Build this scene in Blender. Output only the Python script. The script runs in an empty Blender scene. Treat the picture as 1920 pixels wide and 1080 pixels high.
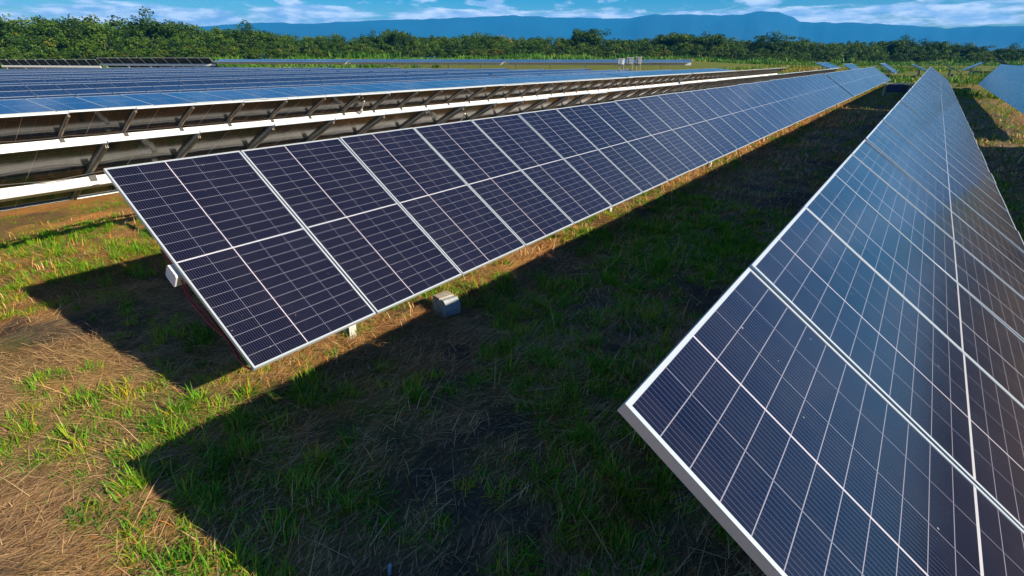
import bpy, math, random
import numpy as np
from mathutils import Matrix, Vector
R = math.radians
random.seed(7)
rng = np.random.default_rng(11)
sc = bpy.context.scene
col = sc.collection

# ------------------------------------------------------------------ camera
CAM_H = 3.05
cam_d = bpy.data.cameras.new('camera')
cam = bpy.data.objects.new('camera', cam_d)
col.objects.link(cam)
cam.location = (0, 0, CAM_H)
cam.rotation_euler = (R(90) - 0.3950, 0, 0.6201)
cam_d.sensor_width = 36.0
cam_d.lens = 1032.9 / 1920 * 36
cam_d.clip_start = 0.05
cam_d.clip_end = 40000
sc.camera = cam

# ------------------------------------------------------------------ light
SUN_EL, SUN_AZ = R(27.5), R(88.4)
sd = Vector((math.cos(SUN_EL) * math.sin(SUN_AZ), math.cos(SUN_EL) * math.cos(SUN_AZ), math.sin(SUN_EL)))
sun_d = bpy.data.lights.new('sun', 'SUN')
sun_d.energy = 5.0
sun_d.angle = R(0.5)
sun_d.color = (1.0, 0.87, 0.67)
sun = bpy.data.objects.new('sun', sun_d)
col.objects.link(sun)
sun.rotation_euler = (-sd).to_track_quat('-Z', 'Y').to_euler()
sun.location = (60, 0, 60)

sc.view_settings.view_transform = 'Standard'
sc.view_settings.look = 'None'
sc.view_settings.gamma = 1
sc.view_settings.exposure = 1.05
sc.render.engine = 'CYCLES'
sc.cycles.max_bounces = 6
sc.cycles.glossy_bounces = 3
sc.cycles.diffuse_bounces = 3
sc.cycles.transmission_bounces = 2
sc.cycles.volume_bounces = 0
sc.cycles.use_denoising = True


# ------------------------------------------------------------------ node helper
class NT:
    def __init__(s, tree):
        s.t = tree
        s.n = tree.nodes
        s.l = tree.links

    def node(s, kind, **kw):
        n = s.n.new(kind)
        for k, v in kw.items():
            setattr(n, k, v)
        return n

    def put(s, sock, v):
        if hasattr(v, 'is_output') or isinstance(v, bpy.types.NodeSocket):
            s.l.new(v, sock)
        elif v is not None:
            if hasattr(sock, 'default_value'):
                dv = sock.default_value
                if hasattr(dv, '__len__') and not hasattr(v, '__len__'):
                    v = [v] * len(dv)
                elif hasattr(dv, '__len__') and len(dv) == 4 and len(v) == 3:
                    v = list(v) + [1]
            sock.default_value = v

    def m(s, op, a, b=None, c=None, clamp=False):
        n = s.node('ShaderNodeMath', operation=op, use_clamp=clamp)
        s.put(n.inputs[0], a)
        if b is not None:
            s.put(n.inputs[1], b)
        if c is not None:
            s.put(n.inputs[2], c)
        return n.outputs[0]

    def mix(s, f, a, b):
        n = s.node('ShaderNodeMix', data_type='RGBA')
        s.put(n.inputs[0], f)
        s.put(n.inputs[6], a)
        s.put(n.inputs[7], b)
        return n.outputs[2]

    def ss(s, v, a, b, lo=0.0, hi=1.0):
        n = s.node('ShaderNodeMapRange', interpolation_type='SMOOTHSTEP')
        s.put(n.inputs[0], v)
        for i, x in enumerate((a, b, lo, hi)):
            n.inputs[i + 1].default_value = x
        return n.outputs[0]

    def noise(s, vec, scale, detail=4, rough=0.55, out=0, dist=0.0):
        n = s.node('ShaderNodeTexNoise')
        if vec is not None:
            s.l.new(vec, n.inputs['Vector'])
        n.inputs['Scale'].default_value = scale
        n.inputs['Detail'].default_value = detail
        n.inputs['Roughness'].default_value = rough
        n.inputs['Distortion'].default_value = dist
        return n.outputs[out]

    def mapping(s, vec, scale=(1, 1, 1), rot=(0, 0, 0), loc=(0, 0, 0)):
        n = s.node('ShaderNodeMapping')
        s.l.new(vec, n.inputs[0])
        n.inputs['Scale'].default_value = scale
        n.inputs['Rotation'].default_value = rot
        n.inputs['Location'].default_value = loc
        return n.outputs[0]

    def comb(s, x, y, z):
        n = s.node('ShaderNodeCombineXYZ')
        for i, v in enumerate((x, y, z)):
            s.put(n.inputs[i], v)
        return n.outputs[0]

    def sep(s, v):
        n = s.node('ShaderNodeSeparateXYZ')
        s.l.new(v, n.inputs[0])
        return n.outputs


# ------------------------------------------------------------------ world
world = bpy.data.worlds.new('World')
sc.world = world
world.use_nodes = True
w = NT(world.node_tree)
w.n.clear()
sky = w.node('ShaderNodeTexSky', sky_type='NISHITA')
sky.sun_disc = False
sky.sun_elevation = SUN_EL
sky.sun_rotation = SUN_AZ
sky.air_density = 1.0
sky.dust_density = 0.3
sky.ozone_density = 2.5
hsv = w.node('ShaderNodeHueSaturation')
hsv.inputs['Hue'].default_value = 0.514
hsv.inputs['Saturation'].default_value = 2.5
hsv.inputs['Value'].default_value = 1.08
w.l.new(sky.outputs[0], hsv.inputs['Color'])
tc = w.node('ShaderNodeTexCoord')
dx, dy, dz = w.sep(tc.outputs['Generated'])
az = w.m('ARCTAN2', dx, dy)
el = w.m('ARCSINE', dz)
# low band of flat clouds that lies along the mountain tops
v1 = w.comb(w.m('MULTIPLY', az, 9.0), w.m('MULTIPLY', el, 62.0), 0.0)
n1 = w.noise(v1, 1.0, 7, 0.62)
band = w.m('MULTIPLY', w.ss(el, 0.030, 0.046), w.ss(el, 0.062, 0.084, 1.0, 0.0))
c1 = w.ss(w.m('ADD', n1, w.m('MULTIPLY', band, 0.25)), 0.60, 0.75)
c1 = w.m('MULTIPLY', c1, w.ss(el, 0.02, 0.04))
c1 = w.m('MULTIPLY', c1, w.ss(el, 0.13, 0.20, 1.0, 0.0))
# small puffs higher up
v2 = w.comb(w.m('MULTIPLY', az, 15.0), w.m('MULTIPLY', el, 42.0), 3.0)
n2 = w.noise(v2, 1.0, 6, 0.55)
c2 = w.m('MULTIPLY', w.ss(n2, 0.53, 0.64), w.ss(el, 0.050, 0.070))
c2 = w.m('MULTIPLY', c2, w.ss(el, 0.22, 0.35, 1.0, 0.0))
# broken cloud sheet over the rest of the sky
zz = w.m('ADD', w.m('MAXIMUM', dz, 0.02), 0.12)
v3 = w.comb(w.m('DIVIDE', dx, zz), w.m('DIVIDE', dy, zz), 0.0)
n3 = w.noise(v3, 0.85, 6, 0.6)
northly = w.ss(dy, 0.45, 0.95)
c3 = w.m('MULTIPLY', w.ss(w.m('ADD', n3, w.m('MULTIPLY', northly, 0.13)), 0.54, 0.74), w.ss(el, 0.10, 0.2))
c3 = w.m('MULTIPLY', c3, w.ss(dy, 0.72, 0.95))
c3 = w.m('MULTIPLY', c3, w.ss(el, 0.35, 0.6, 1.0, 0.0))
# unseen cloud added behind the camera as neutral fill light for the shade
c_fill = w.m('MULTIPLY', w.ss(n3, 0.44, 0.64), w.ss(dy, 0.05, -0.35))
c_fill = w.m('MULTIPLY', c_fill, w.ss(el, 0.06, 0.2))
c1 = w.m('MAXIMUM', c1, w.m('MULTIPLY', c_fill, 0.27))
cl = w.m('MAXIMUM', w.m('MAXIMUM', c1, w.m('MULTIPLY', c2, 0.85)), w.m('MULTIPLY', c3, 0.30))
shade = w.noise(w.comb(w.m('MULTIPLY', az, 22.0), w.m('MULTIPLY', el, 90.0), 9.0), 1.0, 5, 0.6)
ccol = w.mix(w.ss(shade, 0.35, 0.65), (6.0, 8.2, 12.0, 1), (16.0, 16.4, 18.0, 1))
final = w.mix(cl, hsv.outputs[0], ccol)
bg = w.node('ShaderNodeBackground')
w.l.new(final, bg.inputs[0])
bg.inputs[1].default_value = 0.047
wo = w.node('ShaderNodeOutputWorld')
w.l.new(bg.outputs[0], wo.inputs[0])


# ------------------------------------------------------------------ noise in numpy
def vnoise(x, y, seed=0):
    x = np.asarray(x, float)
    y = np.asarray(y, float)
    xi, yi = np.floor(x), np.floor(y)
    fx, fy = x - xi, y - yi
    fx = fx * fx * (3 - 2 * fx)
    fy = fy * fy * (3 - 2 * fy)

    def h(a, b):
        v = np.sin(a * 127.1 + b * 311.7 + seed * 74.7) * 43758.5453
        return v - np.floor(v)
    return ((h(xi, yi) * (1 - fx) + h(xi + 1, yi) * fx) * (1 - fy)
            + (h(xi, yi + 1) * (1 - fx) + h(xi + 1, yi + 1) * fx) * fy)


def fbm(x, y, seed=0, octv=4):
    s, a, t = 0, 1.0, 0
    for i in range(octv):
        s = s + a * vnoise(x * 2 ** i + 13.1 * i, y * 2 ** i + 7.7 * i, seed + i)
        t += a
        a *= 0.5
    return s / t


def sst(v, a, b):
    t = np.clip((v - a) / (b - a), 0, 1)
    return t * t * (3 - 2 * t)


def H(x, y, fine=True):
    x = np.asarray(x, float)
    y = np.asarray(y, float)
    s = (x + 88) * -0.32 + (y - 58) * 0.947
    azd = np.degrees(np.arctan2(x, y))
    fac = np.clip((azd + 77) / 17, 0.03, 1) * np.where(azd > -20, np.clip(1 - (azd + 20) / 22, 0.35, 1), 1)
    h = 1.0 * sst(s, -7, 0) * fac + (1.75 - 0.95 * sst(azd, -25, -8)) * sst(s, 8, 65) + 0.0 * x
    r = np.hypot(x, y)
    if fine:
        near = 1 - sst(r, 25, 60)
        h = h + near * ((fbm(x * 0.9, y * 0.9, 3) - 0.5) * 0.16 + (fbm(x * 3.5, y * 3.5, 5, 3) - 0.5) * 0.11)
        # shallow rut between the two nearest tables
        h = h - near * 0.16 * np.exp(-((x + 1.35 - 0.12 * y + 0.25 * np.sin(y * 0.9)) / 0.28) ** 2) * sst(y, -1, 2) * (1 - sst(y, 4.2, 7))
    return h


GREEN_SPOTS = [(-4.6, 1.25, .35), (-6.0, 1.05, .4), (-5.9, 1.9, .4), (-4.3, 2.05, .35), (-6.7, 1.15, .3), (-9.6, 2.9, .6), (-10.4, 3.3, .7), (-9.2, 4.1, .6), (-4.4, 1.0, .25), (-5.2, .35, .25), (-5.61, 1.64, .42), (-5.13, 1.26, .42), (-5.54, .88, .35), (-5.35, .67, .3), (-4.87, 1.83, .4), (-6.66, 2.25, .35),
               (-6.2, 2.5, .3), (-5.0, .75, .25), (-3.2, 1.95, .28), (-2.9, 1.91, .22), (-2.28, 1.95, .25), (-3.65, 3.04, .4),
               (-3.73, 5.86, .5), (-3.64, 5.1, .4), (-3.82, 12.5, .9), (-3.56, 9.64, .8), (-2.12, 2.9, .3), (-2.84, 3.62, .3),
               (-12.3, 3.2, .9), (-11.2, 3.4, .6), (-11.6, 2.6, .5), (-.9, 2.6, .3), (-3.2, 7.4, .6), (-2.6, 4.7, .4), (-2.2, 6.4, .5),
               (-4.2, 2.6, .35), (-.6, 3.3, .3), (-1.6, 2.2, .2)]
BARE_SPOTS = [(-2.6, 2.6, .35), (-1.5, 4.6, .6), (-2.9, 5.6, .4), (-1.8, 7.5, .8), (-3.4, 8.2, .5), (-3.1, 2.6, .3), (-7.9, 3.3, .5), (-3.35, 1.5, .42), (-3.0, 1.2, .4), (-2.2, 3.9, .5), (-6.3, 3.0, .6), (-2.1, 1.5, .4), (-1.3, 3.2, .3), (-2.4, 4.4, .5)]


def cover(x, y):
    """green, bare soil (with shade put in between the near rows) and orange dead grass shares"""
    x = np.asarray(x, float)
    y = np.asarray(y, float)
    r = np.hypot(x, y)
    g = sst(fbm(x * 0.7, y * 0.7, 21) + 0.30 * (fbm(x * 2.6, y * 2.6, 22) - .5), 0.54, 0.66)
    bias = 0.35 * sst(fbm(x * 1.4, y * 1.4, 24), .42, .55) * np.maximum(sst(-x, 3.5, 5.5), sst(y, 5, 12))
    g = np.clip(g + bias, 0, 1)
    for gx, gy, gr in GREEN_SPOTS:
        g = np.maximum(g, np.exp(-(((x - gx) ** 2 + (y - gy) ** 2) / gr ** 2)) * (0.65 + 1.0 * vnoise(x * 4, y * 4, 9)))
    # mown straw patch at the near left stays dry
    dry = np.exp(-(((x + 4.4) / 1.3) ** 2 + ((y - .25) / .55) ** 2)) + np.exp(-(((x + 7.3) / 1.1) ** 2 + ((y - 1.4) / .7) ** 2))
    g = g * (1 - np.clip(dry, 0, 1) * .9)
    far = sst(r, 18, 60)
    g = g * (1 - far) + far * np.clip(0.35 + 0.9 * (fbm(x * .12, y * .12, 31) - .3), 0, 1)
    s = (x + 88) * -0.32 + (y - 58) * 0.947
    g = np.maximum(g, sst(s, -14, 8) * 0.95)
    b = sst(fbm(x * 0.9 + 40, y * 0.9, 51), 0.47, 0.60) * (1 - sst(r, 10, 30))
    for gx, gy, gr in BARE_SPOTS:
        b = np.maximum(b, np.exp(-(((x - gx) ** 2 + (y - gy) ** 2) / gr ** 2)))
    aisle_shade = sst(x, -4.4, -3.6) * sst(y, .6, 2.2) * (1 - sst(x, 3.5, 5))
    b = np.maximum(b, aisle_shade * (0.35 + 0.75 * sst(fbm(x * 1.6, y * 1.6, 93), .36, .58)))  # dark soil colour put in to deepen the shade between the near rows
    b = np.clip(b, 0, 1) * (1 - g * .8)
    o = sst(fbm(x * 0.55, y * 0.55, 71), 0.42, 0.6)
    strip = np.exp(-((x + 4.95) / 0.75) ** 2) * sst(y, 1.5, 3.0)
    left = sst(-x, 7.6, 9.5)
    o = np.clip(np.maximum(o * 0.6, np.maximum(strip, left) * (0.55 + 0.6 * vnoise(x * 1.7, y * 1.7, 77))), 0, 1)
    return np.clip(g, 0, 1), np.clip(b, 0, 1), o


# ------------------------------------------------------------------ mesh helpers
def tag(o, label=None, cat=None, group=None, kind=None):
    if label:
        o['label'] = label
    if cat:
        o['category'] = cat
    if group:
        o['group'] = group
    if kind:
        o['kind'] = kind
    return o


def link(name, me, parent=None, loc=None, rot=None):
    o = bpy.data.objects.new(name, me)
    col.objects.link(o)
    if parent:
        o.parent = parent
    if loc is not None:
        o.location = loc
    if rot is not None:
        o.rotation_euler = rot
    return o


class MB:
    def __init__(s):
        s.v, s.f, s.m, s.uv = [], [], [], []

    def face(s, pts, mat=0, uv=None):
        b = len(s.v)
        s.v += [tuple(p) for p in pts]
        s.f.append(tuple(range(b, b + len(pts))))
        s.m.append(mat)
        s.uv.append(uv or [(0, 0)] * len(pts))

    def box(s, c, d, mat=0, M=None, ch=0.0):
        """box centred at c with full size d; ch bevels the four long (y) edges"""
        x, y, z = d[0] / 2, d[1] / 2, d[2] / 2
        if ch > 0:
            prof = [(-x + ch, -z), (x - ch, -z), (x, -z + ch), (x, z - ch), (x - ch, z), (-x + ch, z), (-x, z - ch), (-x, -z + ch)]
        else:
            prof = [(-x, -z), (x, -z), (x, z), (-x, z)]
        c = Vector(c)

        def T(p):
            p = Vector(p)
            if M is not None:
                p = M @ p
            return p + c
        n = len(prof)
        a = [T((px, -y, pz)) for px, pz in prof]
        b = [T((px, y, pz)) for px, pz in prof]
        s.face(a, mat)
        s.face(b[::-1], mat)
        for i in range(n):
            j = (i + 1) % n
            s.face([a[j], a[i], b[i], b[j]], mat)

    def tube(s, pts, r, n=8, mat=0):
        pts = [Vector(p) for p in pts]
        rings = []
        for i, p in enumerate(pts):
            d = (pts[min(i + 1, len(pts) - 1)] - pts[max(i - 1, 0)]).normalized()
            u = d.cross(Vector((0.13, 0.2, 0.97))).normalized()
            v = d.cross(u)
            rr = r[i] if hasattr(r, '__len__') else r
            rings.append([p + (u * math.cos(2 * math.pi * k / n) + v * math.sin(2 * math.pi * k / n)) * rr for k in range(n)])
        for a, b in zip(rings, rings[1:]):
            for k in range(n):
                j = (k + 1) % n
                s.face([a[k], a[j], b[j], b[k]], mat)
        s.face(rings[0][::-1], mat)
        s.face(rings[-1], mat)

    def mesh(s, name, mats, smooth=False):
        me = bpy.data.meshes.new(name)
        me.from_pydata(s.v, [], s.f)
        for m_ in mats:
            me.materials.append(m_)
        me.polygons.foreach_set('material_index', s.m)
        ul = me.uv_layers.new(name='UVMap')
        flat = [c for f in s.uv for p in f for c in p]
        ul.data.foreach_set('uv', flat)
        if smooth:
            me.polygons.foreach_set('use_smooth', [True] * len(s.f))
        me.update()
        return me


def np_mesh(name, verts, faces_flat, sizes, mats, mat_idx=None, attrs=None, smooth=False):
    me = bpy.data.meshes.new(name)
    nv = len(verts)
    me.vertices.add(nv)
    me.vertices.foreach_set('co', np.asarray(verts, np.float32).ravel())
    me.loops.add(len(faces_flat))
    me.loops.foreach_set('vertex_index', np.asarray(faces_flat, np.int32))
    sizes = np.asarray(sizes, np.int32)
    me.polygons.add(len(sizes))
    starts = np.concatenate([[0], np.cumsum(sizes)[:-1]]).astype(np.int32)
    me.polygons.foreach_set('loop_start', starts)
    me.polygons.foreach_set('loop_total', sizes)
    for m_ in mats:
        me.materials.append(m_)
    if mat_idx is not None:
        me.polygons.foreach_set('material_index', np.asarray(mat_idx, np.int32))
    if smooth:
        me.polygons.foreach_set('use_smooth', np.ones(len(sizes), bool))
    if attrs:
        for k, v in attrs.items():
            a = me.attributes.new(k, 'FLOAT_COLOR', 'POINT')
            a.data.foreach_set('color', np.asarray(v, np.float32).ravel())
    me.update(calc_edges=True)
    me.validate()
    return me


# ------------------------------------------------------------------ materials
def mat(name):
    m = bpy.data.materials.new(name)
    m.use_nodes = True
    t = NT(m.node_tree)
    b = t.n['Principled BSDF']
    return m, t, b


def simple(name, c, rough=0.5, metal=0.0, var=0.12, scale=6.0, c2=None, bump=0.0):
    m, t, b = mat(name)
    tcn = t.node('ShaderNodeTexCoord')
    n = t.noise(tcn.outputs['Object'], scale, 5, 0.6)
    f = t.ss(n, 0.35, 0.68)
    c2 = c2 or tuple(v * (1 - var * 2.2) for v in c)
    t.l.new(t.mix(f, c + (1,), tuple(c2) + (1,)), b.inputs['Base Color'])
    rr = t.m('MULTIPLY_ADD', n, 0.25, rough - 0.12)
    t.l.new(rr, b.inputs['Roughness'])
    b.inputs['Metallic'].default_value = metal
    if bump:
        bn = t.node('ShaderNodeBump')
        bn.inputs['Strength'].default_value = bump
        bn.inputs['Distance'].default_value = 0.02
        t.l.new(t.noise(tcn.outputs['Object'], scale * 5, 5), bn.inputs['Height'])
        t.l.new(bn.outputs[0], b.inputs['Normal'])
    return m


def cell_material(name, coat=0.20, detail=True, rear=False):
    m, t, b = mat(name)
    uvn = t.node('ShaderNodeUVMap')
    uvn.uv_map = 'UVMap'
    u, v, _ = t.sep(uvn.outputs[0])
    # active area leaves a 12 mm margin inside the frame
    cu = t.m('MULTIPLY', u, 5.0)
    cv = t.m('MULTIPLY', v, 22.0)

    def dist(x):
        return t.m('ABSOLUTE', t.m('SUBTRACT', t.m('FRACT', t.m('ADD', x, 0.5)), 0.5))
    du = t.m('MULTIPLY', dist(cu), 0.2544)
    dv = t.m('MULTIPLY', dist(cv), 0.1084)
    ui = t.m('ROUND', cu)
    second = t.m('COMPARE', ui, 2.0, 0.25)
    hw = t.m('MULTIPLY_ADD', second, 0.0022, 0.0026)
    lu = t.m('LESS_THAN', du, hw)
    lv = t.m('LESS_THAN', dv, 0.0017)
    centre = t.m('LESS_THAN', t.m('ABSOLUTE', t.m('SUBTRACT', v, 0.5)), 0.0030)
    uf = t.m('FLOOR', u)
    geo_obj = t.node('ShaderNodeObjectInfo')
    cell_id = t.comb(t.m('FLOOR', cu), t.m('FLOOR', cv), t.m('ADD', geo_obj.outputs['Random'], uf))
    wn = t.node('ShaderNodeTexWhiteNoise')
    t.l.new(cell_id, wn.inputs['Vector'])
    tone = geo_obj.outputs['Random']
    base = t.mix(t.m('MULTIPLY_ADD', tone, 0.7, t.m('MULTIPLY', wn.outputs[0], 0.5)), (0.0020, 0.0024, 0.0080, 1), (0.0046, 0.0048, 0.0150, 1))
    if rear:
        base = (0.010, 0.020, 0.036, 1)
        b.inputs['Specular IOR Level'].default_value = 0.38
    if detail:
        busd = dist(t.m('MULTIPLY', cu, 12.0))
        bus = t.m('LESS_THAN', busd, 0.07)
        base = t.mix(t.m('MULTIPLY', bus, 0.8), base, (0.056, 0.052, 0.078, 1))
    c = t.mix(lv, base, (0.21, 0.21, 0.26, 1))
    c = t.mix(lu, c, t.mix(second, (0.13, 0.13, 0.17, 1), (0.42, 0.40, 0.45, 1)))
    c = t.mix(centre, c, (0.42, 0.43, 0.47, 1))
    # bird droppings and dust specks
    vor = t.node('ShaderNodeTexVoronoi')
    tcn = t.node('ShaderNodeTexCoord')
    t.l.new(tcn.outputs['Object'], vor.inputs['Vector'])
    vor.inputs['Scale'].default_value = 8.0
    vn = t.noise(tcn.outputs['Object'], 1.3, 3)
    spk = t.m('MULTIPLY', t.m('LESS_THAN', vor.outputs['Distance'], 0.036), t.m('GREATER_THAN', vn, 0.48))
    c = t.mix(t.m('MULTIPLY', spk, 0.55), c, (0.45, 0.44, 0.42, 1))
    dust = t.ss(t.noise(tcn.outputs['Object'], 2.2, 6, 0.65), 0.35, 0.8)
    rnd = geo_obj.outputs['Random']
    soil_edge = t.m('MULTIPLY', t.ss(t.m('FRACT', u), 0.0, 0.10, 1.0, 0.0), 0.5)
    streak = t.ss(t.noise(t.mapping(tcn.outputs['Object'], (1.2, 16, 1)), 1.0, 4, 0.6), 0.5, 0.8)
    film = t.m('MULTIPLY', t.m('ADD', t.m('ADD', dust, streak), soil_edge), t.m('MULTIPLY_ADD', rnd, 0.014, 0.003))
    c = t.mix(film, c, (0.42, 0.37, 0.32, 1))
    t.l.new(c, b.inputs['Base Color'])
    t.l.new(t.m('MULTIPLY_ADD', dust, 0.08, 0.10 if rear else 0.165), b.inputs['Roughness'])
    b.inputs['IOR'].default_value = 1.21 if rear else 1.5
    if not rear:
        b.inputs['Sheen Weight'].default_value = 0.11 if detail else 0.20
        b.inputs['Sheen Roughness'].default_value = 0.35
        b.inputs['Sheen Tint'].default_value = (0.16, 0.52, 1.0, 1) if detail else (0.30, 0.60, 1.0, 1)
    b.inputs['Coat Weight'].default_value = coat
    b.inputs['Coat Roughness'].default_value = 0.14
    b.inputs['Coat IOR'].default_value = 1.5
    # very slight waviness of the glass, so that mirror images bend
    bn = t.node('ShaderNodeBump')
    bn.inputs['Strength'].default_value = 0.12
    bn.inputs['Distance'].default_value = 0.012
    t.l.new(t.noise(tcn.outputs['Object'], 1.1, 2, 0.4), bn.inputs['Height'])
    t.l.new(bn.outputs[0], b.inputs['Normal'])
    t.l.new(bn.outputs[0], b.inputs['Coat Normal'])
    return m


M_CELL = cell_material('solar_cells')
M_REAR = cell_material('rear_glass', coat=0.0, detail=False, rear=True)
M_CELL_FAR = cell_material('solar_cells_far', detail=False)
M_ALU = simple('anodised_aluminium', (0.60, 0.67, 0.70), 0.38, 0.45, 0.04, 3.0)
M_ALU_DULL = simple('dull_aluminium', (0.22, 0.25, 0.30), 0.4, 0.5, 0.04, 3.0)
M_GALV = simple('galvanised_steel', (0.80, 0.80, 0.80), 0.45, 0.15, 0.07, 9.0)
M_RAIL = simple('weathered_steel_rail', (0.42, 0.37, 0.31), 0.55, 0.4, 0.15, 8.0)
M_POST = simple('post_steel', (0.62, 0.62, 0.60), 0.5, 0.2, 0.12, 10.0)
M_DARK = simple('dark_fitting', (0.05, 0.052, 0.055), 0.5, 0.3)
M_RED = simple('red_cable', (0.35, 0.02, 0.02), 0.5)
M_CONC = simple('concrete', (0.42, 0.38, 0.32), 0.9, 0, 0.18, 9.0, bump=0.5)
M_BOXTOP = simple('box_paint_and_shade', (0.32, 0.36, 0.39), 0.6, 0, 0.1, 9.0)  # cabinet paint, and the blue shade colour on the block's rounded end
M_SHEET = simple('pale_backsheet', (0.74, 0.74, 0.80), 0.5, 0, 0.05, 5.0)
M_WHITE = simple('white_paint', (0.80, 0.82, 0.83), 0.45, 0, 0.05, 5.0)
M_PVC = simple('blue_pipe', (0.25, 0.42, 0.55), 0.5)


def ground_material():
    m, t, b = mat('ground')
    tcn = t.node('ShaderNodeTexCoord')
    P = tcn.outputs['Object']
    at = t.node('ShaderNodeAttribute', attribute_name='cover')
    g, bs, og = t.sep(at.outputs['Color'])
    st = t.mapping(P, (26, 3.4, 1), (0, 0, R(-12)))
    n_st = t.noise(st, 1.0, 6, 0.7)
    n_f = t.noise(P, 34.0, 6, 0.7)
    n_m = t.noise(P, 4.2, 6, 0.65)
    n_l = t.noise(P, 0.5, 4, 0.6)
    straw = t.mix(t.ss(n_st, 0.30, 0.72), (0.070, 0.043, 0.024, 1), (0.58, 0.365, 0.175, 1))
    straw = t.mix(t.m('MULTIPLY', t.ss(n_f, 0.4, 0.7), 0.5), straw, (0.10, 0.065, 0.038, 1))
    dead = t.mix(t.ss(n_f, 0.35, 0.7), (0.14, 0.048, 0.008, 1), (0.52, 0.23, 0.022, 1))
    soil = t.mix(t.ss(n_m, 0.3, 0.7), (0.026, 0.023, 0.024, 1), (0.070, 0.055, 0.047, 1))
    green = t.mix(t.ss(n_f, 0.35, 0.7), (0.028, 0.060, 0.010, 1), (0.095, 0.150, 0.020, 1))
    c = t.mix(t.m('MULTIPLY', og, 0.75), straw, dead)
    c = t.mix(t.m('MULTIPLY', bs, t.ss(n_f, 0.25, 0.62, 0.6, 1.0)), c, soil)  # bare soil, plus the shade put in between the near rows
    c = t.mix(t.m('MULTIPLY', g, t.ss(n_m, 0.38, 0.62, 0.10, 0.60)), c, green)
    c = t.mix(t.m('MULTIPLY', at.outputs['Alpha'], 0.8), c, t.mix(t.ss(n_m, 0.35, 0.65), (0.04, 0.09, 0.008, 1), (0.12, 0.17, 0.015, 1)))
    c = t.mix(t.m('MULTIPLY', t.ss(n_l, 0.45, 0.7), 0.25), c, (0.10, 0.065, 0.035, 1))
    n_x = t.noise(P, 0.16, 5, 0.7)
    n_y = t.noise(P, 1.1, 5, 0.7)
    c = t.mix(t.m('MULTIPLY', t.ss(n_x, 0.5, 0.62), 0.45), c, t.mix(t.ss(n_y, 0.4, 0.6), (0.045, 0.10, 0.008, 1), (0.30, 0.17, 0.03, 1)))
    t.l.new(c, b.inputs['Base Color'])
    b.inputs['Roughness'].default_value = 0.95
    b.inputs['Specular IOR Level'].default_value = 0.15
    bn = t.node('ShaderNodeBump')
    bn.inputs['Strength'].default_value = 0.9
    bn.inputs['Distance'].default_value = 0.03
    t.l.new(t.m('ADD', t.m('MULTIPLY', n_f, 0.6), n_st), bn.inputs['Height'])
    t.l.new(bn.outputs[0], b.inputs['Normal'])
    return m


def blade_material(name, ramps, trans=0.3, spec=0.3):
    """colour picked by the per-blade tint (r), darker root handled by real shade only"""
    m, t, b = mat(name)
    at = t.node('ShaderNodeAttribute', attribute_name='tint')
    r_, g_, _b = t.sep(at.outputs['Color'])
    cr = t.node('ShaderNodeValToRGB')
    e = cr.color_ramp.elements
    while len(e) < len(ramps):
        e.new(0.5)
    for i, (p, c) in enumerate(ramps):
        e[i].position = p
        e[i].color = c + (1,)
    t.l.new(r_, cr.inputs[0])
    t.l.new(cr.outputs[0], b.inputs['Base Color'])
    b.inputs['Roughness'].default_value = 0.6
    b.inputs['Specular IOR Level'].default_value = spec
    tr = t.node('ShaderNodeBsdfTranslucent')
    t.l.new(cr.outputs[0], tr.inputs[0])
    mx = t.node('ShaderNodeMixShader')
    mx.inputs[0].default_value = trans
    t.l.new(b.outputs[0], mx.inputs[1])
    t.l.new(tr.outputs[0], mx.inputs[2])
    t.l.new(mx.outputs[0], t.n['Material Output'].inputs[0])
    return m


M_GROUND = ground_material()
M_GRASS = blade_material('green_blades', [(0.0, (0.020, 0.095, 0.005)), (0.45, (0.070, 0.260, 0.008)), (0.8, (0.200, 0.420, 0.010)), (1.0, (0.48, 0.38, 0.03))], 0.38)
M_STRAW = blade_material('dry_blades', [(0.0, (0.105, 0.050, 0.021)), (0.4, (0.40, 0.225, 0.095)), (0.75, (0.74, 0.52, 0.26)), (1.0, (0.66, 0.22, 0.02))], 0.15)
M_LEAF = blade_material('tree_leaves', [(0.0, (0.008, 0.028, 0.004)), (0.35, (0.030, 0.080, 0.006)), (0.7, (0.080, 0.150, 0.008)), (0.92, (0.10, 0.165, 0.010)), (1.0, (0.26, 0.11, 0.015))], 0.25)
M_BUSH = blade_material('field_edge_leaves', [(0.0, (0.03, 0.10, 0.008)), (0.5, (0.07, 0.19, 0.012)), (0.85, (0.15, 0.25, 0.018)), (1.0, (0.42, 0.20, 0.04))], 0.25)
M_BARK = simple('bark', (0.16, 0.13, 0.10), 0.9, 0, 0.2, 3.0)
M_MOUNT = simple('mountain_haze_blue', (0.002, 0.050, 0.095), 0.95, 0, 0.25, 0.0012, c2=(0.001, 0.032, 0.070))  # green forest slopes with the blue of distant haze put into the colour


# ------------------------------------------------------------------ ground: one sheet to the horizon
def axis(lo, hi, step, far_lo, far_hi, grow=1.09):
    a = list(np.arange(lo, hi + 1e-6, step))
    s, x = step, a[-1]
    while x < far_hi:
        s *= grow
        x += s
        a.append(x)
    s, x = step, a[0]
    pre = []
    while x > far_lo:
        s *= grow
        x -= s
        pre.append(x)
    return np.array(pre[::-1] + a)


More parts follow.
